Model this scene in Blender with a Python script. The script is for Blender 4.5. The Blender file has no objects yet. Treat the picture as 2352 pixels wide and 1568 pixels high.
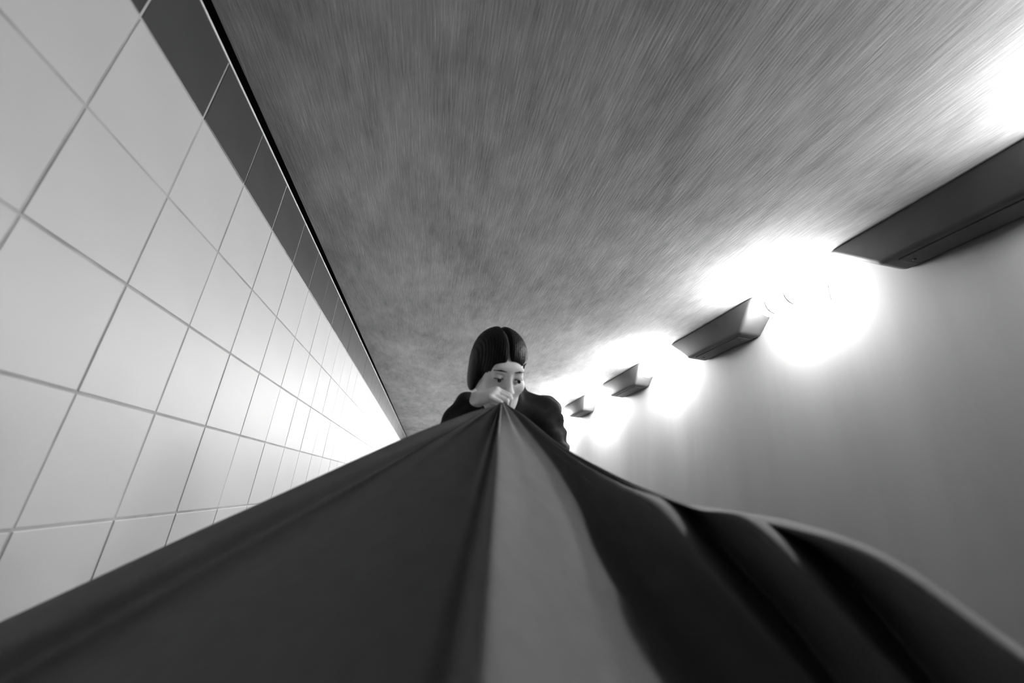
import bpy, bmesh, math, random
import numpy as np
from mathutils import Matrix, Vector

# ------------------------------------------------------------------ camera, world, exposure
scene = bpy.context.scene
col = scene.collection
random.seed(4)
CAM_H = 1.1

cam_data = bpy.data.cameras.new('camera')
cam_data.sensor_width = 36.0
cam_data.lens = 14.177
cam_data.clip_start = 0.01
cam_data.clip_end = 200
cam_data.dof.use_dof = True
cam_data.dof.focus_distance = 2.2
cam_data.dof.aperture_fstop = 1.6
cam = bpy.data.objects.new('camera', cam_data)
col.objects.link(cam)
cam.matrix_world = Matrix(((0.97864, -0.13781, -0.15256, 0.0),
                           (-0.19063, -0.33036, -0.92441, 0.0),
                           (0.07699, 0.93374, -0.34957, CAM_H),
                           (0, 0, 0, 1)))
scene.camera = cam

world = bpy.data.worlds.new('night')
scene.world = world
world.use_nodes = True
world.node_tree.nodes['Background'].inputs['Color'].default_value = (0.5, 0.5, 0.5, 1)
world.node_tree.nodes['Background'].inputs['Strength'].default_value = 0.004

scene.view_settings.view_transform = 'Standard'
scene.view_settings.look = 'None'
scene.view_settings.gamma = 1.0
scene.view_settings.use_curve_mapping = False
scene.view_settings.exposure = 0.0
LAMP_STRENGTH = 240.0
scene.cycles.max_bounces = 5
scene.cycles.diffuse_bounces = 3
scene.cycles.glossy_bounces = 2
scene.cycles.adaptive_threshold = 0.05
scene.cycles.adaptive_min_samples = 16

# ------------------------------------------------------------------ materials
def new_mat(name):
    m = bpy.data.materials.new(name)
    m.use_nodes = True
    nt = m.node_tree
    return m, nt, nt.nodes['Principled BSDF']

def grey(v):
    return (v, v, v, 1)

def mottled(name, v, spread=0.15, scale=(3, 3, 3), rough=0.6, bump=0.0, bump_scale=60, bump_stretch=(1, 1, 1),
            spec=0.5, detail=6, bump_dist=0.01):
    m, nt, b = new_mat(name)
    tc = nt.nodes.new('ShaderNodeTexCoord')
    mp = nt.nodes.new('ShaderNodeMapping')
    mp.inputs['Scale'].default_value = scale
    nt.links.new(tc.outputs['Object'], mp.inputs['Vector'])
    nz = nt.nodes.new('ShaderNodeTexNoise')
    nz.inputs['Scale'].default_value = 1.0
    nz.inputs['Detail'].default_value = detail
    nt.links.new(mp.outputs['Vector'], nz.inputs['Vector'])
    rp = nt.nodes.new('ShaderNodeValToRGB')
    rp.color_ramp.elements[0].position = 0.3
    rp.color_ramp.elements[1].position = 0.7
    rp.color_ramp.elements[0].color = grey(v * (1 - spread))
    rp.color_ramp.elements[1].color = grey(min(1, v * (1 + spread)))
    nt.links.new(nz.outputs['Fac'], rp.inputs['Fac'])
    nt.links.new(rp.outputs['Color'], b.inputs['Base Color'])
    b.inputs['Roughness'].default_value = rough
    b.inputs['Specular IOR Level'].default_value = spec
    if bump:
        mp2 = nt.nodes.new('ShaderNodeMapping')
        mp2.inputs['Scale'].default_value = bump_stretch
        nt.links.new(tc.outputs['Object'], mp2.inputs['Vector'])
        n2 = nt.nodes.new('ShaderNodeTexNoise')
        n2.inputs['Scale'].default_value = bump_scale
        n2.inputs['Detail'].default_value = 5
        nt.links.new(mp2.outputs['Vector'], n2.inputs['Vector'])
        bp = nt.nodes.new('ShaderNodeBump')
        bp.inputs['Strength'].default_value = bump
        bp.inputs['Distance'].default_value = bump_dist
        nt.links.new(n2.outputs['Fac'], bp.inputs['Height'])
        nt.links.new(bp.outputs['Normal'], b.inputs['Normal'])
    return m

def ceiling_material():
    m, nt, b = new_mat('ceiling_concrete')
    tc = nt.nodes.new('ShaderNodeTexCoord')
    def noise(scale, detail, rough=0.55):
        mp = nt.nodes.new('ShaderNodeMapping')
        mp.inputs['Scale'].default_value = scale
        nt.links.new(tc.outputs['Object'], mp.inputs['Vector'])
        n = nt.nodes.new('ShaderNodeTexNoise')
        n.inputs['Scale'].default_value = 1
        n.inputs['Detail'].default_value = detail
        n.inputs['Roughness'].default_value = rough
        nt.links.new(mp.outputs['Vector'], n.inputs['Vector'])
        return n
    broad = noise((2.2, 1.3, 1), 5)
    brush = noise((150, 9, 1), 4, 0.65)
    blot = noise((14, 5, 1), 3)
    mix = nt.nodes.new('ShaderNodeMix'); mix.data_type = 'FLOAT'
    mix.inputs['Factor'].default_value = 0.42
    nt.links.new(broad.outputs['Fac'], mix.inputs['A'])
    nt.links.new(brush.outputs['Fac'], mix.inputs['B'])
    mix2 = nt.nodes.new('ShaderNodeMix'); mix2.data_type = 'FLOAT'
    mix2.inputs['Factor'].default_value = 0.3
    nt.links.new(mix.outputs['Result'], mix2.inputs['A'])
    nt.links.new(blot.outputs['Fac'], mix2.inputs['B'])
    rp = nt.nodes.new('ShaderNodeValToRGB')
    rp.color_ramp.elements[0].position = 0.36
    rp.color_ramp.elements[0].color = grey(CEIL_V * 0.62)
    rp.color_ramp.elements[1].position = 0.64
    rp.color_ramp.elements[1].color = grey(CEIL_V * 1.32)
    nt.links.new(mix2.outputs['Result'], rp.inputs['Fac'])
    nt.links.new(rp.outputs['Color'], b.inputs['Base Color'])
    b.inputs['Roughness'].default_value = 0.8
    b.inputs['Specular IOR Level'].default_value = 0.2
    bp = nt.nodes.new('ShaderNodeBump')
    bp.inputs['Strength'].default_value = 0.35
    bp.inputs['Distance'].default_value = 0.004
    nt.links.new(brush.outputs['Fac'], bp.inputs['Height'])
    nt.links.new(bp.outputs['Normal'], b.inputs['Normal'])
    return m

CEIL_V = 0.46
M_CEIL = ceiling_material()
M_GROUT = mottled('cement_grout', 0.33, 0.2, (9, 9, 9), 0.9)
M_WHITE_TILE = mottled('white_glazed_tile', 0.43, 0.04, (2, 2, 2), 0.5, detail=2)
M_DARK_TILE = mottled('dark_glazed_tile', 0.044, 0.1, (3, 3, 3), 0.38, detail=2)
M_TRIM = mottled('pale_metal_trim', 0.62, 0.25, (2, 14, 2), 0.5)
M_PLASTER = mottled('painted_plaster', 0.185, 0.11, (1, 3.2, 0.4), 0.75)
M_FLOOR = mottled('asphalt_floor', 0.12, 0.25, (4, 4, 4), 0.85)
M_DARK_METAL = mottled('dark_painted_metal', 0.05, 0.15, (6, 6, 6), 0.55)
M_PALE_METAL = mottled('pale_lamp_metal', 0.75, 0.1, (8, 8, 8), 0.45)
M_CLOTH = mottled('stretched_jersey', 0.14, 0.05, (30, 30, 30), 0.85, 0.12, 420, spec=0.15, bump_dist=0.002)
M_SKIN = mottled('skin', 0.84, 0.06, (18, 18, 18), 0.5, 0.05, 240, spec=0.35, bump_dist=0.002)
M_HAIR = mottled('dark_hair', 0.012, 0.4, (140, 30, 30), 0.5, 0.3, 160, spec=0.15, bump_dist=0.003)
M_JACKET = mottled('dark_jacket', 0.028, 0.3, (22, 22, 22), 0.8, 0.25, 260, spec=0.2, bump_dist=0.003)
M_TROUSERS = mottled('dark_trousers', 0.03, 0.3, (16, 16, 16), 0.9, 0.2, 300, bump_dist=0.003)
M_SHOE = mottled('black_leather', 0.02, 0.3, (30, 30, 30), 0.4)
M_EYE = mottled('eyeball', 0.7, 0.03, (40, 40, 40), 0.2)
M_IRIS = mottled('dark_iris', 0.012, 0.3, (80, 80, 80), 0.2)

def lamp_material(power=1.0):
    m, nt, b = new_mat('opal_diffuser')
    b.inputs['Base Color'].default_value = grey(0.8)
    b.inputs['Roughness'].default_value = 0.4
    b.inputs['Emission Color'].default_value = grey(1)
    b.inputs['Emission Strength'].default_value = LAMP_STRENGTH * power
    return m
M_LAMPS = [lamp_material(p) for p in (0.72, 0.66, 0.95, 1.8)]     # powers set unequal to darken the near end, in place of lens vignetting

# ------------------------------------------------------------------ mesh helpers
def link_obj(name, me, mat=None, parent=None):
    o = bpy.data.objects.new(name, me)
    col.objects.link(o)
    if mat is not None and len(me.materials) == 0:
        me.materials.append(mat)
    if parent is not None:
        o.parent = parent
    return o

def tag(o, label=None, category=None, group=None, kind=None):
    if label: o['label'] = label
    if category: o['category'] = category
    if group: o['group'] = group
    if kind: o['kind'] = kind
    return o

def mesh_from(bm, name, smooth=False):
    me = bpy.data.meshes.new(name)
    bm.to_mesh(me)
    bm.free()
    if smooth:
        me.polygons.foreach_set('use_smooth', [True] * len(me.polygons))
    return me

def add_box(bm, lo, hi, bevel=0.0, seg=2):
    r = bmesh.ops.create_cube(bm, size=1.0)
    vs = r['verts']
    for v in vs:
        v.co = Vector([lo[k] + (v.co[k] + 0.5) * (hi[k] - lo[k]) for k in range(3)])
    if bevel:
        es = list({e for v in vs for e in v.link_edges})
        bmesh.ops.bevel(bm, geom=es, offset=bevel, segments=seg, affect='EDGES', profile=0.5)

def box_mesh(name, lo, hi, bevel=0.0, seg=2):
    bm = bmesh.new()
    add_box(bm, lo, hi, bevel, seg)
    return mesh_from(bm, name)

def cylinder_mesh(name, r, depth, axis='Y', n=24, bevel=0.0):
    bm = bmesh.new()
    bmesh.ops.create_cone(bm, cap_ends=True, segments=n, radius1=r, radius2=r, depth=depth)
    if bevel:
        es = [e for e in bm.edges if len(e.link_faces) == 2 and any(len(f.verts) > 4 for f in e.link_faces)]
        bmesh.ops.bevel(bm, geom=es, offset=bevel, segments=3, affect='EDGES', profile=0.5)
    if axis == 'Y':
        bmesh.ops.rotate(bm, verts=bm.verts, matrix=Matrix.Rotation(math.pi / 2, 3, 'X'))
    elif axis == 'X':
        bmesh.ops.rotate(bm, verts=bm.verts, matrix=Matrix.Rotation(math.pi / 2, 3, 'Y'))
    return mesh_from(bm, name, True)

# ------------------------------------------------------------------ the underpass
LEFT, RIGHT = -0.868, 2.10
CEIL = 2.42
Y0, Y1 = -0.9, 22.0
TILE_TOP = CAM_H + 1.29

floor = link_obj('floor', box_mesh('floor', (LEFT - 0.2, Y0, -0.2), (RIGHT + 0.2, Y1, 0)), M_FLOOR)
tag(floor, 'dark asphalt floor of the underpass', 'floor', kind='structure')

wall_left = link_obj('wall_left', box_mesh('wall_left', (LEFT - 0.2, Y0, 0), (LEFT + 0.0062, Y1, TILE_TOP - 0.004)), M_GROUT)
tag(wall_left, 'underpass wall of white square tiles with one dark top course', 'wall', kind='structure')
# masonry above the tiles, set back so that a dark joint opens under the ceiling
recess = link_obj('recess', box_mesh('recess', (LEFT - 0.2, Y0, TILE_TOP - 0.004), (LEFT - 0.05, Y1, CEIL + 0.12)), M_DARK_METAL, wall_left)

wall_right = link_obj('wall_right', box_mesh('wall_right', (RIGHT, Y0, 0), (RIGHT + 0.2, Y1, CEIL)), M_PLASTER)
tag(wall_right, 'plain grey plastered wall under the row of lamps', 'wall', kind='structure')

ceiling = link_obj('ceiling', box_mesh('ceiling', (LEFT + 0.022, Y0, CEIL), (RIGHT + 0.2, Y1, CEIL + 0.2)), M_CEIL)
tag(ceiling, 'rough streaked concrete ceiling of the underpass', 'ceiling', kind='structure')
slot_top = link_obj('joint_cover', box_mesh('joint_cover', (LEFT - 0.2, Y0, CEIL + 0.12), (LEFT + 0.03, Y1, CEIL + 0.2)), M_DARK_METAL, ceiling)

wall_far = link_obj('wall_far', box_mesh('wall_far', (LEFT - 0.2, Y1, 0), (RIGHT + 0.2, Y1 + 0.2, CEIL + 0.2)), M_PLASTER)
tag(wall_far, 'grey end wall closing the underpass far behind the person', 'wall', kind='structure')

trim = link_obj('trim_1', box_mesh('trim_1', (LEFT - 0.06, Y0, TILE_TOP - 0.005), (LEFT + 0.011, Y1, TILE_TOP + 0.004), 0.0015, 1), M_TRIM)
tag(trim, 'thin pale edge strip along the top of the dark tiles', 'trim', kind='structure')

# tiles, each one a piece of the left wall
PITCH = 0.3025
COL0 = 0.834 - 5 * PITCH
GAP = 0.006
def tile_mesh(name, w, h, mat):
    bm = bmesh.new()
    add_box(bm, (-0.006, -w / 2, -h / 2), (0.008, w / 2, h / 2), 0.0022, 2)
    me = mesh_from(bm, name)
    me.materials.append(mat)
    return me
row_edges = [TILE_TOP, CAM_H + 1.030, CAM_H + 0.7275, CAM_H + 0.4370, CAM_H + 0.1445]
while row_edges[-1] > 0.31:
    row_edges.append(row_edges[-1] - PITCH)
row_edges.append(0.0)
row_meshes = []
for k in range(len(row_edges) - 1):
    hgt = row_edges[k] - row_edges[k + 1] - GAP
    row_meshes.append(tile_mesh('dark_tile' if k == 0 else 'white_tile', PITCH - GAP, hgt, M_DARK_TILE if k == 0 else M_WHITE_TILE))
ncols = int((Y1 - COL0) / PITCH)
rest = {0: bmesh.new(), 1: bmesh.new()}
for i in range(ncols):
    yc = COL0 + (i + 0.5) * PITCH - 0.0
    if yc + PITCH / 2 > Y1: break
    for k in range(len(row_meshes)):
        zc = (row_edges[k] + row_edges[k + 1]) / 2
        jx = random.uniform(-0.0008, 0.0008)
        single = (k <= 5 and 0.0 < yc < (9.5 if k == 0 else 7.5))
        if single:
            o = link_obj('dark_tile' if k == 0 else 'white_tile', row_meshes[k], None, wall_left)
            o.location = (LEFT + jx, yc, zc)
            o.rotation_euler = (0, random.uniform(-0.002, 0.002), random.uniform(-0.002, 0.002))
        else:
            b = rest[0 if k == 0 else 1]
            n0 = len(b.verts)
            b.from_mesh(row_meshes[k])
            b.verts.ensure_lookup_table()
            bmesh.ops.translate(b, verts=b.verts[n0:], vec=(LEFT + jx, yc, zc))
tag(link_obj('dark_tiling', mesh_from(rest[0], 'dark_tiling'), M_DARK_TILE, wall_left), kind='stuff')
tag(link_obj('white_tiling', mesh_from(rest[1], 'white_tiling'), M_WHITE_TILE, wall_left), kind='stuff')

# ------------------------------------------------------------------ lamps and dark boxes in the right-hand corner
LAMP_Y0, LAMP_STEP = 0.33, 1.52
lamp_labels = {
    0: 'glowing corner lamp at the near end of the dark box closest to the camera',
    1: 'largest bright corner lamp, between the two biggest dark boxes under the ceiling',
    2: 'second glowing corner lamp from the right, smaller than the largest one',
    3: 'third glowing corner lamp, just right of the person\'s shoulder',
    4: 'small farthest visible corner lamp glowing against the person\'s shoulder',
}
me_plate = box_mesh('back_plate', (-0.007, -0.15, -0.05), (0.0, 0.15, 0.05), 0.003)
me_diff = cylinder_mesh('diffuser', 0.066, 0.30, 'Y', 20, 0.045)
me_band = cylinder_mesh('clip_band', 0.0675, 0.012, 'Y', 32, 0.002)
me_brk = box_mesh('bracket', (-0.11, -0.010, -0.012), (-0.004, 0.010, 0.012), 0.004)
me_diffs = [me_diff] + [me_diff.copy() for _ in range(3)]
for m_, mat in ((me_plate, M_PALE_METAL), *zip(me_diffs, M_LAMPS), (me_band, M_PALE_METAL), (me_brk, M_PALE_METAL)):
    m_.materials.append(mat)
NL = 10
for i in range(NL):
    y = LAMP_Y0 + i * LAMP_STEP
    e = bpy.data.objects.new('corner_lamp', None)
    col.objects.link(e)
    e.location = (RIGHT, y, CEIL - 0.108)
    tag(e, lamp_labels.get(i, 'corner lamp farther along the row, hidden behind the person'), 'lamp', 'lamps along the ceiling corner')
    link_obj('back_plate', me_plate, None, e)
    d = link_obj('diffuser', me_diffs[min(i, 3)], None, e); d.location = (-0.165, 0, 0)
    for s in (-1, 1):
        c = link_obj('clip_band', me_band, None, e); c.location = (-0.165, s * 0.07, 0)
        b = link_obj('bracket', me_brk, None, e); b.location = (0, s * 0.07, 0)

box_labels = {
    0: 'largest dark metal corner box, at the right edge under the ceiling',
    1: 'second largest dark corner box, between the two biggest lamps',
    2: 'small dark corner box between the second and third lamps',
    3: 'smallest dark corner box, just right of the person\'s shoulder',
}
BOX_LEN = 0.80
def hipped(name, top, bot, z0, z1, bevel):
    """box with sloping ends: top/bot = (x_min, half_length); the back stays flat on the wall"""
    bm = bmesh.new()
    vs = [bm.verts.new((x, y, z)) for (xm, hl), z in ((bot, z0), (top, z1))
          for x, y in ((xm, -hl), (0, -hl), (0, hl), (xm, hl))]
    for f in ((3, 2, 1, 0), (4, 5, 6, 7), (0, 1, 5, 4), (1, 2, 6, 5), (2, 3, 7, 6), (3, 0, 4, 7)):
        bm.faces.new([vs[k] for k in f])
    bmesh.ops.bevel(bm, geom=list(bm.edges), offset=bevel, segments=3, affect='EDGES', profile=0.5)
    return mesh_from(bm, name, True)
me_house = hipped('housing', (-0.205, BOX_LEN / 2 + 0.10), (-0.165, BOX_LEN / 2 - 0.10), -0.185, 0.0, 0.022)
me_lid = box_mesh('cover_plate', (-0.135, -BOX_LEN / 2 + 0.16, -0.191), (-0.03, BOX_LEN / 2 - 0.16, -0.183), 0.003)
me_end = cylinder_mesh('screw', 0.007, 0.008, 'Z', 12, 0.002)
for m_ in (me_house, me_lid, me_end):
    m_.materials.append(M_DARK_METAL)
for i in range(NL - 1):
    y = LAMP_Y0 + (i + 0.5) * LAMP_STEP - 0.08
    e = bpy.data.objects.new('service_box', None)
    col.objects.link(e)
    e.location = (RIGHT, y, CEIL)
    tag(e, box_labels.get(i, 'dark corner box farther along the row, hidden behind the person'), 'box', 'dark boxes along the ceiling corner')
    link_obj('housing', me_house, None, e)
    lid = link_obj('cover_plate', me_lid, None, e)
    for s in (-1, 1):
        p = link_obj('screw', me_end, None, lid); p.location = (-0.083, s * (BOX_LEN / 2 - 0.19), -0.192)

# ------------------------------------------------------------------ the stretched cloth
CLOTH_RIBS = [
    [(0.149,1.034,1.309),(0.05,1.017,1.256),(-0.048,0.998,1.203),(-0.145,0.985,1.145),(-0.241,0.973,1.086),(-0.337,0.962,1.027),(-0.433,0.95,0.968),(-0.527,0.94,0.906),(-0.622,0.93,0.844),(-0.716,0.92,0.782)],
    [(0.149,1.034,1.31),(0.057,1.004,1.266),(-0.033,0.975,1.219),(-0.123,0.95,1.167),(-0.211,0.929,1.112),(-0.299,0.907,1.057),(-0.388,0.886,1.002),(-0.476,0.864,0.947),(-0.564,0.843,0.891),(-0.652,0.821,0.836)],
    [(0.149,1.034,1.311),(0.068,1.0,1.26),(-0.014,0.968,1.209),(-0.096,0.938,1.156),(-0.177,0.908,1.101),(-0.257,0.879,1.046),(-0.338,0.849,0.991),(-0.414,0.811,0.935),(-0.489,0.77,0.88),(-0.564,0.729,0.825)],
    [(0.149,1.034,1.312),(0.061,1.009,1.246),(-0.027,0.984,1.181),(-0.115,0.959,1.115),(-0.203,0.934,1.049),(-0.291,0.909,0.984),(-0.379,0.884,0.918),(-0.468,0.859,0.852),(-0.556,0.834,0.787),(-0.644,0.809,0.721)],
    [(0.15,1.034,1.313),(0.077,0.993,1.25),(0.004,0.953,1.187),(-0.069,0.912,1.124),(-0.142,0.872,1.06),(-0.215,0.831,0.997),(-0.288,0.79,0.934),(-0.361,0.75,0.871),(-0.434,0.709,0.808),(-0.506,0.669,0.745)],
    [(0.15,1.034,1.313),(0.079,0.97,1.237),(0.008,0.905,1.16),(-0.063,0.841,1.083),(-0.134,0.777,1.006),(-0.205,0.712,0.929),(-0.276,0.648,0.852),(-0.347,0.583,0.775),(-0.418,0.519,0.698),(-0.489,0.455,0.621)],
    [(0.151,1.034,1.314),(0.106,0.952,1.246),(0.061,0.869,1.177),(0.016,0.787,1.109),(-0.03,0.705,1.04),(-0.075,0.622,0.972),(-0.12,0.54,0.903),(-0.165,0.458,0.835),(-0.21,0.375,0.766),(-0.256,0.293,0.698)],
    [(0.152,1.034,1.315),(0.127,0.939,1.252),(0.101,0.843,1.188),(0.076,0.748,1.125),(0.051,0.652,1.062),(0.025,0.557,0.998),(0.0,0.461,0.935),(-0.025,0.366,0.872),(-0.05,0.27,0.808),(-0.076,0.175,0.745)],
    [(0.153,1.034,1.316),(0.131,0.936,1.253),(0.109,0.839,1.19),(0.088,0.741,1.128),(0.066,0.643,1.065),(0.044,0.546,1.003),(0.023,0.448,0.94),(0.001,0.35,0.878),(-0.021,0.253,0.815),(-0.042,0.155,0.753)],
    [(0.154,1.034,1.316),(0.135,0.937,1.253),(0.116,0.839,1.191),(0.097,0.742,1.128),(0.078,0.644,1.065),(0.059,0.547,1.002),(0.04,0.45,0.94),(0.022,0.352,0.877),(0.003,0.255,0.814),(-0.016,0.157,0.752)],
    [(0.155,1.034,1.317),(0.137,0.935,1.254),(0.12,0.836,1.192),(0.102,0.737,1.13),(0.085,0.637,1.068),(0.067,0.538,1.006),(0.05,0.439,0.944),(0.033,0.34,0.882),(0.015,0.241,0.82),(-0.002,0.142,0.758)],
    [(0.156,1.034,1.317),(0.138,0.926,1.258),(0.121,0.817,1.2),(0.103,0.709,1.142),(0.085,0.6,1.083),(0.068,0.492,1.025),(0.05,0.384,0.966),(0.033,0.275,0.908),(0.015,0.167,0.85),(-0.003,0.058,0.791)],
    [(0.157,1.034,1.317),(0.139,0.918,1.262),(0.121,0.802,1.207),(0.103,0.686,1.151),(0.085,0.569,1.096),(0.067,0.453,1.041),(0.049,0.337,0.985),(0.03,0.221,0.93),(0.012,0.105,0.875),(-0.006,-0.011,0.819)],
    [(0.158,1.034,1.317),(0.146,0.923,1.26),(0.134,0.813,1.202),(0.122,0.702,1.145),(0.11,0.592,1.087),(0.098,0.481,1.029),(0.086,0.37,0.972),(0.074,0.26,0.914),(0.061,0.149,0.856),(0.049,0.039,0.799)],
    [(0.159,1.034,1.317),(0.16,0.934,1.255),(0.16,0.835,1.193),(0.16,0.735,1.131),(0.161,0.635,1.069),(0.161,0.536,1.007),(0.161,0.436,0.945),(0.162,0.336,0.883),(0.162,0.237,0.821),(0.162,0.137,0.759)],
    [(0.161,1.034,1.317),(0.176,0.946,1.254),(0.191,0.859,1.191),(0.205,0.771,1.128),(0.22,0.683,1.064),(0.235,0.595,1.001),(0.25,0.508,0.938),(0.265,0.42,0.875),(0.28,0.332,0.811),(0.295,0.245,0.748)],
    [(0.162,1.034,1.317),(0.197,0.981,1.258),(0.229,0.924,1.201),(0.257,0.863,1.147),(0.279,0.8,1.092),(0.297,0.736,1.036),(0.318,0.67,0.984),(0.339,0.604,0.931),(0.357,0.537,0.88),(0.375,0.47,0.828)],
    [(0.163,1.034,1.317),(0.202,0.975,1.265),(0.24,0.915,1.212),(0.277,0.852,1.162),(0.311,0.793,1.106),(0.341,0.738,1.044),(0.367,0.676,0.987),(0.394,0.614,0.93),(0.422,0.551,0.874),(0.45,0.489,0.818)],
    [(0.164,1.034,1.317),(0.206,0.973,1.265),(0.247,0.912,1.214),(0.283,0.844,1.167),(0.317,0.774,1.122),(0.352,0.708,1.072),(0.389,0.646,1.018),(0.425,0.588,0.96),(0.456,0.534,0.895),(0.487,0.48,0.83)],
    [(0.165,1.034,1.317),(0.213,0.966,1.262),(0.261,0.898,1.208),(0.307,0.823,1.164),(0.352,0.742,1.127),(0.363,0.648,1.101),(0.373,0.567,1.052),(0.412,0.515,0.982),(0.474,0.484,0.91),(0.537,0.455,0.839)],
    [(0.166,1.034,1.316),(0.213,0.968,1.264),(0.26,0.901,1.211),(0.308,0.831,1.167),(0.357,0.756,1.131),(0.402,0.676,1.102),(0.432,0.612,1.042),(0.472,0.558,0.974),(0.502,0.5,0.903),(0.532,0.441,0.832)],
    [(0.167,1.034,1.316),(0.216,0.964,1.261),(0.266,0.895,1.206),(0.32,0.822,1.162),(0.381,0.751,1.125),(0.466,0.702,1.1),(0.503,0.653,1.02),(0.533,0.584,0.954),(0.529,0.506,0.889),(0.526,0.429,0.824)],
    [(0.168,1.034,1.315),(0.217,0.966,1.262),(0.266,0.897,1.209),(0.32,0.827,1.165),(0.377,0.754,1.128),(0.42,0.668,1.105),(0.462,0.594,1.062),(0.503,0.545,0.986),(0.538,0.492,0.91),(0.572,0.437,0.834)],
    [(0.169,1.034,1.314),(0.223,0.959,1.257),(0.277,0.885,1.199),(0.335,0.804,1.157),(0.393,0.72,1.12),(0.422,0.625,1.097),(0.416,0.517,1.092),(0.443,0.445,1.029),(0.515,0.427,0.95),(0.589,0.408,0.873)],
    [(0.17,1.034,1.313),(0.221,0.963,1.259),(0.272,0.892,1.205),(0.327,0.815,1.163),(0.383,0.736,1.127),(0.434,0.653,1.099),(0.47,0.556,1.094),(0.513,0.495,1.028),(0.557,0.452,0.945),(0.596,0.402,0.864)],
    [(0.17,1.034,1.313),(0.223,0.96,1.257),(0.276,0.887,1.202),(0.333,0.807,1.16),(0.392,0.726,1.124),(0.461,0.651,1.1),(0.542,0.588,1.088),(0.593,0.534,1.014),(0.603,0.469,0.932),(0.602,0.397,0.853)],
    [(0.171,1.034,1.312),(0.222,0.962,1.257),(0.274,0.889,1.201),(0.327,0.81,1.16),(0.382,0.728,1.124),(0.433,0.642,1.095),(0.478,0.548,1.083),(0.532,0.473,1.039),(0.571,0.41,0.965),(0.611,0.345,0.893)],
    [(0.171,1.034,1.311),(0.227,0.96,1.254),(0.282,0.885,1.197),(0.335,0.802,1.151),(0.387,0.714,1.114),(0.438,0.62,1.094),(0.471,0.518,1.085),(0.485,0.413,1.065),(0.496,0.32,1.008),(0.506,0.23,0.948)],
    [(0.171,1.034,1.31),(0.234,0.964,1.252),(0.296,0.894,1.194),(0.361,0.817,1.148),(0.432,0.739,1.113),(0.493,0.649,1.103),(0.533,0.547,1.093),(0.55,0.443,1.066),(0.569,0.355,1.003),(0.59,0.268,0.938)],
    [(0.171,1.034,1.309),(0.247,0.982,1.243),(0.322,0.927,1.178),(0.391,0.849,1.132),(0.473,0.778,1.099),(0.539,0.688,1.093),(0.585,0.584,1.081),(0.611,0.482,1.047),(0.648,0.4,0.976),(0.685,0.318,0.906)],
]
def catmull(P, n):
    """P: (m, k) control points -> (n, k) points along a Catmull-Rom curve."""
    P = np.asarray(P, float)
    m = len(P)
    ext = np.vstack([2 * P[0] - P[1], P, 2 * P[-1] - P[-2]])
    t = np.linspace(0, m - 1 - 1e-9, n)
    i = t.astype(int)
    u = (t - i)[:, None]
    p0, p1, p2, p3 = ext[i], ext[i + 1], ext[i + 2], ext[i + 3]
    return 0.5 * (2 * p1 + (p2 - p0) * u + (2 * p0 - 5 * p1 + 4 * p2 - p3) * u ** 2 + (3 * p1 - p0 - 3 * p2 + p3) * u ** 3)

def build_cloth():
    nv, per = 130, 14
    ribs = np.array([catmull(r, nv) for r in CLOTH_RIBS])            # (columns, nv, 3)
    nc = len(ribs)
    nu = (nc - 1) * per + 1
    t = np.linspace(0, nc - 1, nu)
    i = np.minimum(t.astype(int), nc - 2)
    u = (t - i)[:, None, None]
    S = ribs[i] * (1 - u) + ribs[i + 1] * u
    for _ in range(55):                                              # relax creases across the folds
        S[1:-1] = 0.5 * S[1:-1] + 0.25 * (S[:-2] + S[2:])
    # fine radiating pleats close to the hand
    v = np.linspace(0, 1, nv)
    amp = 0.0075 * np.clip(v / 0.08, 0, 1) * np.exp(-(v / 0.30) ** 2)
    ph = 2 * np.pi * (t / (nc - 1)) * 11 + 0.7 * np.sin(t * 1.7)
    S[:, :, 2] += np.sin(ph)[:, None] * amp[None, :]
    # gathered tail running back through the fist
    tail_c = np.array([[0.160, 1.034, 1.312], [0.160, 1.056, 1.322], [0.163, 1.078, 1.334], [0.168, 1.092, 1.342]])
    off = S[:, 0] - tail_c[0]
    rows = [tail_c[k] + off * s for k, s in ((3, 1.25), (2, 0.85), (1, 0.85))]
    S = np.concatenate([np.stack(rows, 1), S], axis=1)
    nu, nv = S.shape[:2]
    verts = S.reshape(-1, 3)
    a = np.arange(nu - 1)[:, None] * nv + np.arange(nv - 1)[None, :]
    faces = np.stack([a, a + nv, a + nv + 1, a + 1], -1).reshape(-1, 4)
    me = bpy.data.meshes.new('cloth')
    me.from_pydata(verts.tolist(), [], faces.tolist())
    me.polygons.foreach_set('use_smooth', [True] * len(me.polygons))
    o = link_obj('stretched_cloth', me, M_CLOTH)
    md = o.modifiers.new('thickness', 'SOLIDIFY')
    md.thickness = 0.0016
    md.offset = 0
    return o
cloth = build_cloth()
tag(cloth, 'wide dark cloth pulled in folds from the person\'s fist toward the camera', 'cloth')

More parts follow.
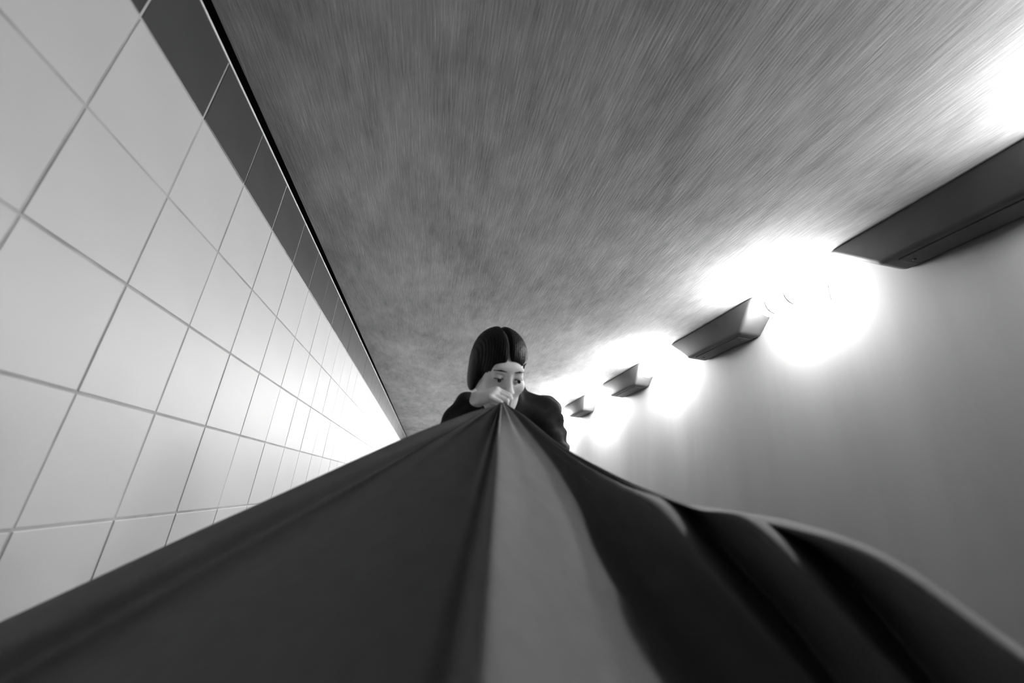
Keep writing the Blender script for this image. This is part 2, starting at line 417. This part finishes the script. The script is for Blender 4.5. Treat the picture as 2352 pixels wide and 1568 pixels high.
# ------------------------------------------------------------------ implicit surfaces for the person
class Field:
    def __init__(self, lo, hi, h):
        self.h = h
        self.lo = np.array(lo, float)
        self.n = np.ceil((np.array(hi, float) - self.lo) / h).astype(int) + 1
        self.f = np.full(self.n, 1.0, np.float32)
    def region(self, lo, hi, pad):
        a = np.clip(np.floor((np.array(lo) - pad - self.lo) / self.h).astype(int), 0, self.n - 1)
        b = np.clip(np.ceil((np.array(hi) + pad - self.lo) / self.h).astype(int) + 1, 1, self.n)
        sl = tuple(slice(a[k], b[k]) for k in range(3))
        ax = [(self.lo[k] + np.arange(a[k], b[k]) * self.h).astype(np.float32) for k in range(3)]
        return sl, np.meshgrid(*ax, indexing='ij')
    def blend(self, sl, d, k, op='add'):
        g = self.f[sl]
        if op == 'add':
            if k <= 0: self.f[sl] = np.minimum(g, d); return
            hh = np.clip(0.5 + 0.5 * (g - d) / k, 0, 1)
            self.f[sl] = g * (1 - hh) + d * hh - k * hh * (1 - hh)
        else:
            if k <= 0: self.f[sl] = np.maximum(g, -d); return
            hh = np.clip(0.5 - 0.5 * (g + d) / k, 0, 1)
            self.f[sl] = g * (1 - hh) - d * hh + k * hh * (1 - hh)
    def cone(self, p, q, r1, r2, k=0.02, op='add'):
        p, q = np.array(p, float), np.array(q, float)
        R = max(r1, r2)
        sl, (X, Y, Z) = self.region(np.minimum(p, q) - R, np.maximum(p, q) + R, 0.03 + k)
        d = q - p
        L2 = max(1e-9, float(d @ d))
        t = np.clip(((X - p[0]) * d[0] + (Y - p[1]) * d[1] + (Z - p[2]) * d[2]) / L2, 0, 1)
        dist = np.sqrt((X - p[0] - t * d[0]) ** 2 + (Y - p[1] - t * d[1]) ** 2 + (Z - p[2] - t * d[2]) ** 2)
        self.blend(sl, (dist - (r1 + (r2 - r1) * t)).astype(np.float32), k, op)
    def ell(self, c, r, k=0.02, rot=None, op='add', thick=None):
        """ellipsoid; rot: 3x3 local->world; thick: function of local coords added to the radius"""
        c, r = np.array(c, float), np.array(r, float)
        rot = np.eye(3) if rot is None else np.array(rot)
        ext = np.abs(rot) @ r + 0.02
        sl, (X, Y, Z) = self.region(c - ext, c + ext, 0.03 + k)
        dx, dy, dz = X - c[0], Y - c[1], Z - c[2]
        l = [rot[0, j] * dx + rot[1, j] * dy + rot[2, j] * dz for j in range(3)]
        k0 = np.sqrt(sum((l[j] / r[j]) ** 2 for j in range(3)))
        k1 = np.sqrt(sum((l[j] / r[j] ** 2) ** 2 for j in range(3))) + 1e-6
        d = k0 * (k0 - 1) / k1
        if thick is not None:
            d = d - thick(*l)
        self.blend(sl, d.astype(np.float32), k, op)
    def mesh(self, name, smooth=1):
        f, h = self.f, self.h
        ins = f < 0
        n = np.array(f.shape)
        cells = np.zeros(n - 1, np.int8)
        for dx in (0, 1):
            for dy in (0, 1):
                for dz in (0, 1):
                    cells += ins[dx:n[0] - 1 + dx, dy:n[1] - 1 + dy, dz:n[2] - 1 + dz]
        act = np.argwhere((cells > 0) & (cells < 8))
        idx = np.full(n - 1, -1, np.int64)
        idx[act[:, 0], act[:, 1], act[:, 2]] = np.arange(len(act))
        acc = np.zeros((len(act), 3)); cnt = np.zeros(len(act))
        corners = [(0, 0, 0), (1, 0, 0), (0, 1, 0), (1, 1, 0), (0, 0, 1), (1, 0, 1), (0, 1, 1), (1, 1, 1)]
        val = {c: f[act[:, 0] + c[0], act[:, 1] + c[1], act[:, 2] + c[2]] for c in corners}
        for a in corners:
            for ax in range(3):
                if a[ax]: continue
                b = list(a); b[ax] = 1; b = tuple(b)
                va, vb = val[a], val[b]
                m = (va < 0) != (vb < 0)
                t = np.where(m, va / np.where(m, va - vb, 1), 0)
                p = np.array(a, float)[None] + t[:, None] * (np.array(b) - np.array(a))[None]
                acc[m] += p[m]; cnt[m] += 1
        verts = (act + acc / cnt[:, None]) * h + self.lo
        quads = []
        for ax in range(3):
            o1, o2 = (ax + 1) % 3, (ax + 2) % 3
            s0 = [slice(None)] * 3; s1 = [slice(None)] * 3
            s0[ax] = slice(0, -1); s1[ax] = slice(1, None)
            cross = ins[tuple(s0)] != ins[tuple(s1)]
            e = np.argwhere(cross)
            e = e[(e[:, o1] > 0) & (e[:, o2] > 0) & (e[:, o1] < n[o1] - 1) & (e[:, o2] < n[o2] - 1)]
            def cell(d1, d2):
                c = e.copy(); c[:, o1] -= d1; c[:, o2] -= d2
                return idx[c[:, 0], c[:, 1], c[:, 2]]
            q = np.stack([cell(1, 1), cell(0, 1), cell(0, 0), cell(1, 0)], 1)
            flip = ~ins[e[:, 0], e[:, 1], e[:, 2]]
            q[flip] = q[flip][:, ::-1]
            quads.append(q)
        q = np.concatenate(quads)
        q = q[(q >= 0).all(1)]
        # light smoothing
        for _ in range(smooth):
            s = np.zeros_like(verts); w = np.zeros(len(verts))
            for a, b in ((0, 1), (1, 2), (2, 3), (3, 0)):
                np.add.at(s, q[:, a], verts[q[:, b]]); np.add.at(w, q[:, a], 1)
                np.add.at(s, q[:, b], verts[q[:, a]]); np.add.at(w, q[:, b], 1)
            verts = 0.5 * verts + 0.5 * s / np.maximum(w, 1)[:, None]
        me = bpy.data.meshes.new(name)
        me.vertices.add(len(verts)); me.vertices.foreach_set('co', verts.astype(np.float32).ravel())
        me.loops.add(len(q) * 4); me.loops.foreach_set('vertex_index', q.astype(np.int32).ravel())
        me.polygons.add(len(q)); me.polygons.foreach_set('loop_start', np.arange(0, len(q) * 4, 4, dtype=np.int32))
        me.update(calc_edges=True)
        me.polygons.foreach_set('use_smooth', [True] * len(q))
        return me

# pose -----------------------------------------------------------------
def rot_x(a): c, s = math.cos(a), math.sin(a); return np.array([[1, 0, 0], [0, c, -s], [0, s, c]])
def rot_y(a): c, s = math.cos(a), math.sin(a); return np.array([[c, 0, s], [0, 1, 0], [-s, 0, c]])
def rot_z(a): c, s = math.cos(a), math.sin(a); return np.array([[c, -s, 0], [s, c, 0], [0, 0, 1]])
HEAD_C = np.array([0.166, 1.196, 1.455])
# head frame: x toward her left (picture right), -y out of the face, z up; bowed, turned and tilted
HEAD_R = rot_z(math.radians(11)) @ rot_y(math.radians(-6)) @ rot_x(math.radians(30))
def hd(x, y, z): return HEAD_C + HEAD_R @ np.array([x, y, z])

SH_R, EL_R, WR_R = np.array([0.085, 1.365, 1.300]), np.array([-0.015, 1.185, 1.110]), np.array([0.078, 1.118, 1.326])
SH_L, EL_L, WR_L = np.array([0.338, 1.290, 1.345]), np.array([0.412, 1.270, 1.085]), np.array([0.402, 1.190, 0.855])
NECK = np.array([0.196, 1.305, 1.375])
CHEST = np.array([0.196, 1.335, 1.220])
PELV = np.array([0.200, 1.360, 0.900])
HIPS = [np.array([0.115, 1.36, 0.845]), np.array([0.285, 1.36, 0.845])]
KNEES = [np.array([0.105, 1.34, 0.465]), np.array([0.300, 1.33, 0.465])]
ANKS = [np.array([0.100, 1.38, 0.085]), np.array([0.305, 1.37, 0.085])]

def norm(v): return v / np.linalg.norm(v)

def fist(F, W, a, n, curls, lengths, radius, scale=1.0, thumb_in=True):
    a = norm(a); n = norm(n - a * (n @ a)); b = np.cross(a, n)       # b: thumb side of a right hand
    K = W + a * 0.085 * scale
    for j in range(4):
        off = (0.028 - 0.0187 * j) * scale
        base = W + a * 0.018 + b * off * 0.55
        k = K + b * off - a * 0.004 * abs(j - 1.2)
        F.cone(base, k, 0.0135, 0.0105, 0.012)
    F.ell(W + a * 0.045 - n * 0.0, (0.036, 0.012, 0.044), 0.012, np.stack([b, n, a], 1))
    F.cone(W, W + a * 0.03, 0.021, 0.020, 0.012)
    for j in range(4):
        off = (0.028 - 0.0187 * j) * scale
        p = K + b * off - a * 0.004 * abs(j - 1.2)
        ang = 0
        for s in range(3):
            ang += curls[s]
            d = a * math.cos(ang) + n * math.sin(ang)
            q = p + d * lengths[j] * (0.46, 0.30, 0.24)[s] * scale
            F.cone(p, q, radius * (1.06, 0.98, 0.9)[s], radius * (0.98, 0.9, 0.78)[s], 0.0025)
            p = q
    t0 = W + a * 0.022 + b * 0.022 + n * 0.006
    t1 = W + a * 0.058 + b * (0.046 if not thumb_in else 0.041) + n * 0.020
    t2 = t1 + a * 0.016 + n * 0.022 + b * (0.004 if thumb_in else 0.01)
    t3 = t2 + (n * 0.016 - b * 0.010 + a * 0.006 if thumb_in else a * 0.02 + n * 0.006)
    F.cone(t0, t1, 0.0145, 0.0115, 0.010)
    F.cone(t1, t2, 0.0110, 0.0098, 0.004)
    F.cone(t2, t3, 0.0098, 0.0080, 0.003)
    return K, a, n, b

def head_shape(F):
    R = HEAD_R
    F.ell(hd(0, 0.022, 0.035), (0.073, 0.094, 0.083), 0.0, R)            # cranium
    F.ell(hd(0, -0.032, -0.035), (0.060, 0.062, 0.085), 0.03, R)          # face mass
    F.ell(hd(0, -0.050, -0.088), (0.036, 0.034, 0.028), 0.03, R)          # jaw
    F.ell(hd(0, -0.074, -0.104), (0.017, 0.014, 0.013), 0.02, R)          # chin
    for s in (-1, 1):
        F.ell(hd(s * 0.040, -0.066, -0.030), (0.020, 0.017, 0.018), 0.026, R)   # cheekbone
        F.cone(hd(s * 0.060, 0.005, -0.045), hd(s * 0.026, -0.055, -0.097), 0.019, 0.016, 0.028)  # jaw line
    F.ell(hd(0, -0.080, 0.022), (0.046, 0.016, 0.016), 0.022, R)          # brow
    for s in (-1, 1):
        F.ell(hd(s * 0.031, -0.104, -0.002), (0.021, 0.022, 0.0160), 0.012, R, 'sub')     # sockets
        F.ell(hd(s * 0.031, -0.0790, 0.0010), (0.0150, 0.0135, 0.0105), 0.010, R)          # lids over the eyeball
    F.cone(hd(0, -0.090, 0.004), hd(0, -0.112, -0.034), 0.0075, 0.0100, 0.010)             # nose bridge
    F.ell(hd(0, -0.113, -0.036), (0.0105, 0.0105, 0.009), 0.006, R)
    for s in (-1, 1):
        F.ell(hd(s * 0.0115, -0.103, -0.040), (0.0075, 0.009, 0.007), 0.006, R)            # nostril wings
    F.ell(hd(0, -0.093, -0.066), (0.021, 0.010, 0.0055), 0.006, R)        # upper lip
    F.ell(hd(0, -0.092, -0.076), (0.018, 0.010, 0.006), 0.005, R)         # lower lip
    F.ell(hd(0, -0.105, -0.0712), (0.022, 0.008, 0.0016), 0.002, R, 'sub')
    for s in (-1, 1):                                                     # ears
        F.ell(hd(s * 0.075, 0.012, -0.010), (0.008, 0.016, 0.029), 0.006, R @ rot_z(s * 0.35))
        F.ell(hd(s * 0.083, 0.004, -0.006), (0.005, 0.009, 0.016), 0.004, R, 'sub')

def make_body():
    F = Field((-0.14, 0.98, -0.01), (0.54, 1.56, 1.66), 0.0036)
    head_shape(F)
    F.cone(hd(0, 0.035, -0.045), NECK + np.array([0, 0.01, 0.0]), 0.050, 0.054, 0.03)
    F.cone(NECK, SH_L, 0.052, 0.046, 0.04); F.cone(NECK, SH_R, 0.052, 0.046, 0.04)
    F.ell(CHEST, (0.145, 0.095, 0.165), 0.05)
    F.ell((CHEST + PELV) / 2, (0.118, 0.085, 0.16), 0.06)
    F.ell(PELV, (0.155, 0.105, 0.125), 0.06)
    for s, e, w in ((SH_L, EL_L, WR_L), (SH_R, EL_R, WR_R)):
        F.cone(s, e, 0.047, 0.036, 0.03)
        F.cone(e, e * 0.65 + w * 0.35, 0.037, 0.037, 0.02)
        F.cone(e * 0.65 + w * 0.35, w, 0.037, 0.023, 0.02)
    for hp, kn, an in zip(HIPS, KNEES, ANKS):
        F.cone(hp, kn, 0.078, 0.052, 0.04)
        F.cone(kn, kn * 0.68 + an * 0.32 + np.array([0, 0.012, 0]), 0.052, 0.052, 0.02)
        F.cone(kn * 0.68 + an * 0.32 + np.array([0, 0.012, 0]), an, 0.052, 0.034, 0.02)
        F.cone(an + np.array([0, 0.02, -0.05]), an + np.array([0, -0.14, -0.055]), 0.030, 0.026, 0.03)
    # right hand closed on the cloth, left hand hanging relaxed
    fist(F, WR_R, np.array([0.756, -0.605, 0.252]), np.array([0.3, 0.5, -0.8]),
         (math.radians(45), math.radians(78), math.radians(66)), (0.082, 0.090, 0.084, 0.068), 0.0088)
    fist_left(F)
    return F.mesh('person', 1)

def fist_left(F):
    a = norm(WR_L - EL_L) * 1.0
    n = np.array([-0.9, 0.2, 0.0])
    n = norm(n - a * (n @ a)); b = -np.cross(a, n)                        # thumb side of a left hand: forward
    K = WR_L + a * 0.088
    F.ell(WR_L + a * 0.048, (0.037, 0.013, 0.046), 0.012, np.stack([b, n, a], 1))
    for j in range(4):
        off = 0.028 - 0.0187 * j
        p = K + b * off - a * 0.004 * abs(j - 1.2)
        F.cone(WR_L + a * 0.02 + b * off * 0.5, p, 0.013, 0.0105, 0.012)
        ang = 0
        for s in range(3):
            ang += (0.30, 0.45, 0.35)[s]
            d = a * math.cos(ang) + n * math.sin(ang)
            q = p + d * (0.080, 0.088, 0.082, 0.066)[j] * (0.46, 0.30, 0.24)[s]
            F.cone(p, q, 0.0090 - 0.0006 * s, 0.0084 - 0.0006 * s, 0.0025)
            p = q
    t0 = WR_L + a * 0.022 + b * 0.022 + n * 0.006
    t1 = t0 + a * 0.034 + b * 0.022 + n * 0.010
    F.cone(t0, t1, 0.0145, 0.0110, 0.010)
    F.cone(t1, t1 + a * 0.030 + b * 0.006 + n * 0.006, 0.0108, 0.0092, 0.004)
    F.cone(t1 + a * 0.030 + b * 0.006 + n * 0.006, t1 + a * 0.052 + n * 0.010, 0.0092, 0.0075, 0.003)

person = link_obj('person', make_body(), M_SKIN)
tag(person, 'standing person with dark parted hair, head bowed, holding cloth to the mouth', 'person')

def make_hair():
    F = Field((-0.02, 0.98, 1.30), (0.36, 1.40, 1.70), 0.0028)
    R = HEAD_R
    def thick(x, y, z):
        part = 1 - 1.25 * np.exp(-((x + 0.004) / 0.0062) ** 2) * (y < 0.05)
        strand = 0.0014 * np.sin(x * 900 + 6 * np.sin(y * 30))
        return 0.0125 * part + strand
    F.ell(hd(0, 0.022, 0.035), (0.0735, 0.0945, 0.0835), 0.0, R, 'add', thick)
    # side curtains and nape
    F.ell(hd(-0.075, 0.016, -0.012), (0.018, 0.044, 0.066), 0.02, R @ rot_y(0.06))
    F.ell(hd(0.072, 0.045, 0.000), (0.015, 0.042, 0.060), 0.02, R)
    F.ell(hd(0, 0.085, -0.020), (0.066, 0.036, 0.075), 0.03, R)
    # forehead and face opening
    F.ell(hd(0.010, -0.120, -0.020), (0.064, 0.090, 0.074), 0.008, R, 'sub')
    F.ell(hd(0.075, -0.060, -0.020), (0.050, 0.070, 0.060), 0.010, R, 'sub')
    return F.mesh('hair', 1)
hair = link_obj('hair', make_hair(), M_HAIR, person)
hair['label'] = 'short dark hair with a centre parting'

def folds(amp, freq, axis_amp=(1, 0.4, 0.5)):
    def g(F):
        pass
    return g

def make_jacket():
    F = Field((-0.15, 1.02, 0.74), (0.56, 1.54, 1.48), 0.0042)
    F.cone(NECK + np.array([0, 0.008, -0.008]), SH_L + np.array([0, 0, 0.004]), 0.070, 0.056, 0.04)
    F.cone(NECK + np.array([0, 0.012, -0.01]), SH_R + np.array([0, 0, 0.004]), 0.062, 0.055, 0.04)
    F.ell(CHEST, (0.163, 0.113, 0.175), 0.05)
    F.ell((CHEST + PELV) / 2, (0.150, 0.112, 0.18), 0.06)
    F.ell(PELV + np.array([0, 0, 0.02]), (0.172, 0.125, 0.13), 0.06)
    for s, e, w in ((SH_L, EL_L, WR_L), (SH_R, EL_R, WR_R)):
        F.cone(s, e, 0.058, 0.050, 0.03)
        c = w + norm(e - w) * 0.012
        F.cone(e, c, 0.050, 0.036, 0.02)
        F.cone(c + norm(e - w) * 0.03, c, 0.039, 0.037, 0.008)       # cuff
    # collar
    F.cone(NECK + np.array([0, -0.008, -0.005]), NECK + np.array([0.006, -0.030, 0.040]), 0.068, 0.062, 0.02)
    # folds in the fabric
    sl, (X, Y, Z) = F.region((-0.15, 1.02, 0.74), (0.56, 1.54, 1.48), 0)
    w = (0.0040 * np.sin(95 * X + 14 * np.sin(9 * Z + 3 * Y)) * (0.6 + 0.4 * np.sin(21 * Z))
         + 0.0032 * np.sin(60 * Z + 50 * X + 3 * np.sin(30 * Y)))
    F.f += w.astype(np.float32)
    # neck opening
    F.cone(hd(0, 0.035, -0.05), NECK + np.array([0, 0.01, 0.01]), 0.051, 0.052, 0.004, 'sub')
    F.f = np.maximum(F.f, (0.80 - np.broadcast_to((F.lo[2] + np.arange(F.n[2]) * F.h)[None, None, :], F.f.shape)).astype(np.float32))
    return F.mesh('jacket', 1)
jacket = link_obj('jacket', make_jacket(), M_JACKET, person)
jacket['label'] = 'dark creased jacket'

def make_trousers():
    F = Field((-0.02, 1.20, 0.05), (0.44, 1.52, 1.0), 0.006)
    F.ell(PELV - np.array([0, 0, 0.01]), (0.162, 0.113, 0.115), 0.03)
    for hp, kn, an in zip(HIPS, KNEES, ANKS):
        F.cone(hp, kn, 0.088, 0.066, 0.04)
        F.cone(kn, an + np.array([0, 0, 0.02]), 0.066, 0.054, 0.03)
    sl, (X, Y, Z) = F.region((-0.02, 1.20, 0.05), (0.44, 1.52, 1.0), 0)
    F.f += (0.003 * np.sin(70 * Z + 20 * X + 4 * np.sin(20 * Y)) * np.exp(-((Z - 0.46) / 0.12) ** 2)).astype(np.float32)
    F.f = np.maximum(F.f, (0.075 - Z).astype(np.float32))
    return F.mesh('trousers', 1)
link_obj('trousers', make_trousers(), M_TROUSERS, person)

for an in ANKS:
    F = Field((an[0] - 0.07, an[1] - 0.24, -0.02), (an[0] + 0.07, an[1] + 0.10, 0.16), 0.004)
    F.cone(an + np.array([0, 0.015, 0.01]), an + np.array([0, 0.02, -0.045]), 0.045, 0.040, 0.02)
    F.cone(an + np.array([0, 0.02, -0.045]), an + np.array([0, -0.15, -0.052]), 0.041, 0.036, 0.03)
    sl, (X, Y, Z) = F.region((an[0] - 0.07, an[1] - 0.24, -0.02), (an[0] + 0.07, an[1] + 0.10, 0.16), 0)
    F.f = np.maximum(F.f, (0.0025 - Z).astype(np.float32))
    link_obj('shoe', F.mesh('shoe', 1), M_SHOE, person)

# eyes, brows and lashes
def ball(name, c, r, mat, parent, rot=None, n=20):
    bm = bmesh.new()
    bmesh.ops.create_uvsphere(bm, u_segments=n, v_segments=n // 2, radius=1)
    rot = np.eye(3) if rot is None else rot
    for v in bm.verts:
        v.co = Vector(np.array(c) + rot @ (np.array(v.co) * np.array(r)))
    return link_obj(name, mesh_from(bm, name, True), mat, parent)
for s in (-1, 1):
    e = ball('eye', hd(s * 0.031, -0.0825, -0.006), (0.0108, 0.0112, 0.0085), M_EYE, person, HEAD_R)
    ball('iris', hd(s * 0.031 + 0.001, -0.0925, -0.0085), (0.0062, 0.0036, 0.0062), M_IRIS, e, HEAD_R)
    F = Field(hd(s * 0.031, -0.09, 0.012) - 0.05, hd(s * 0.031, -0.09, 0.012) + 0.05, 0.0016)
    F.cone(hd(s * 0.012, -0.0950, 0.0185), hd(s * 0.030, -0.0935, 0.0205), 0.0020, 0.0023, 0.002)
    F.cone(hd(s * 0.030, -0.0935, 0.0205), hd(s * 0.049, -0.0800, 0.0170), 0.0023, 0.0014, 0.002)
    link_obj('eyebrow', F.mesh('eyebrow', 1), M_HAIR, person)
    F = Field(hd(s * 0.031, -0.09, 0.0) - 0.04, hd(s * 0.031, -0.09, 0.0) + 0.04, 0.0012)
    F.cone(hd(s * 0.018, -0.0900, -0.0045), hd(s * 0.031, -0.0945, -0.0050), 0.0015, 0.0018, 0.001)
    F.cone(hd(s * 0.031, -0.0945, -0.0050), hd(s * 0.045, -0.0870, -0.0045), 0.0018, 0.0015, 0.001)
    link_obj('eyelashes', F.mesh('eyelashes', 1), M_HAIR, person)
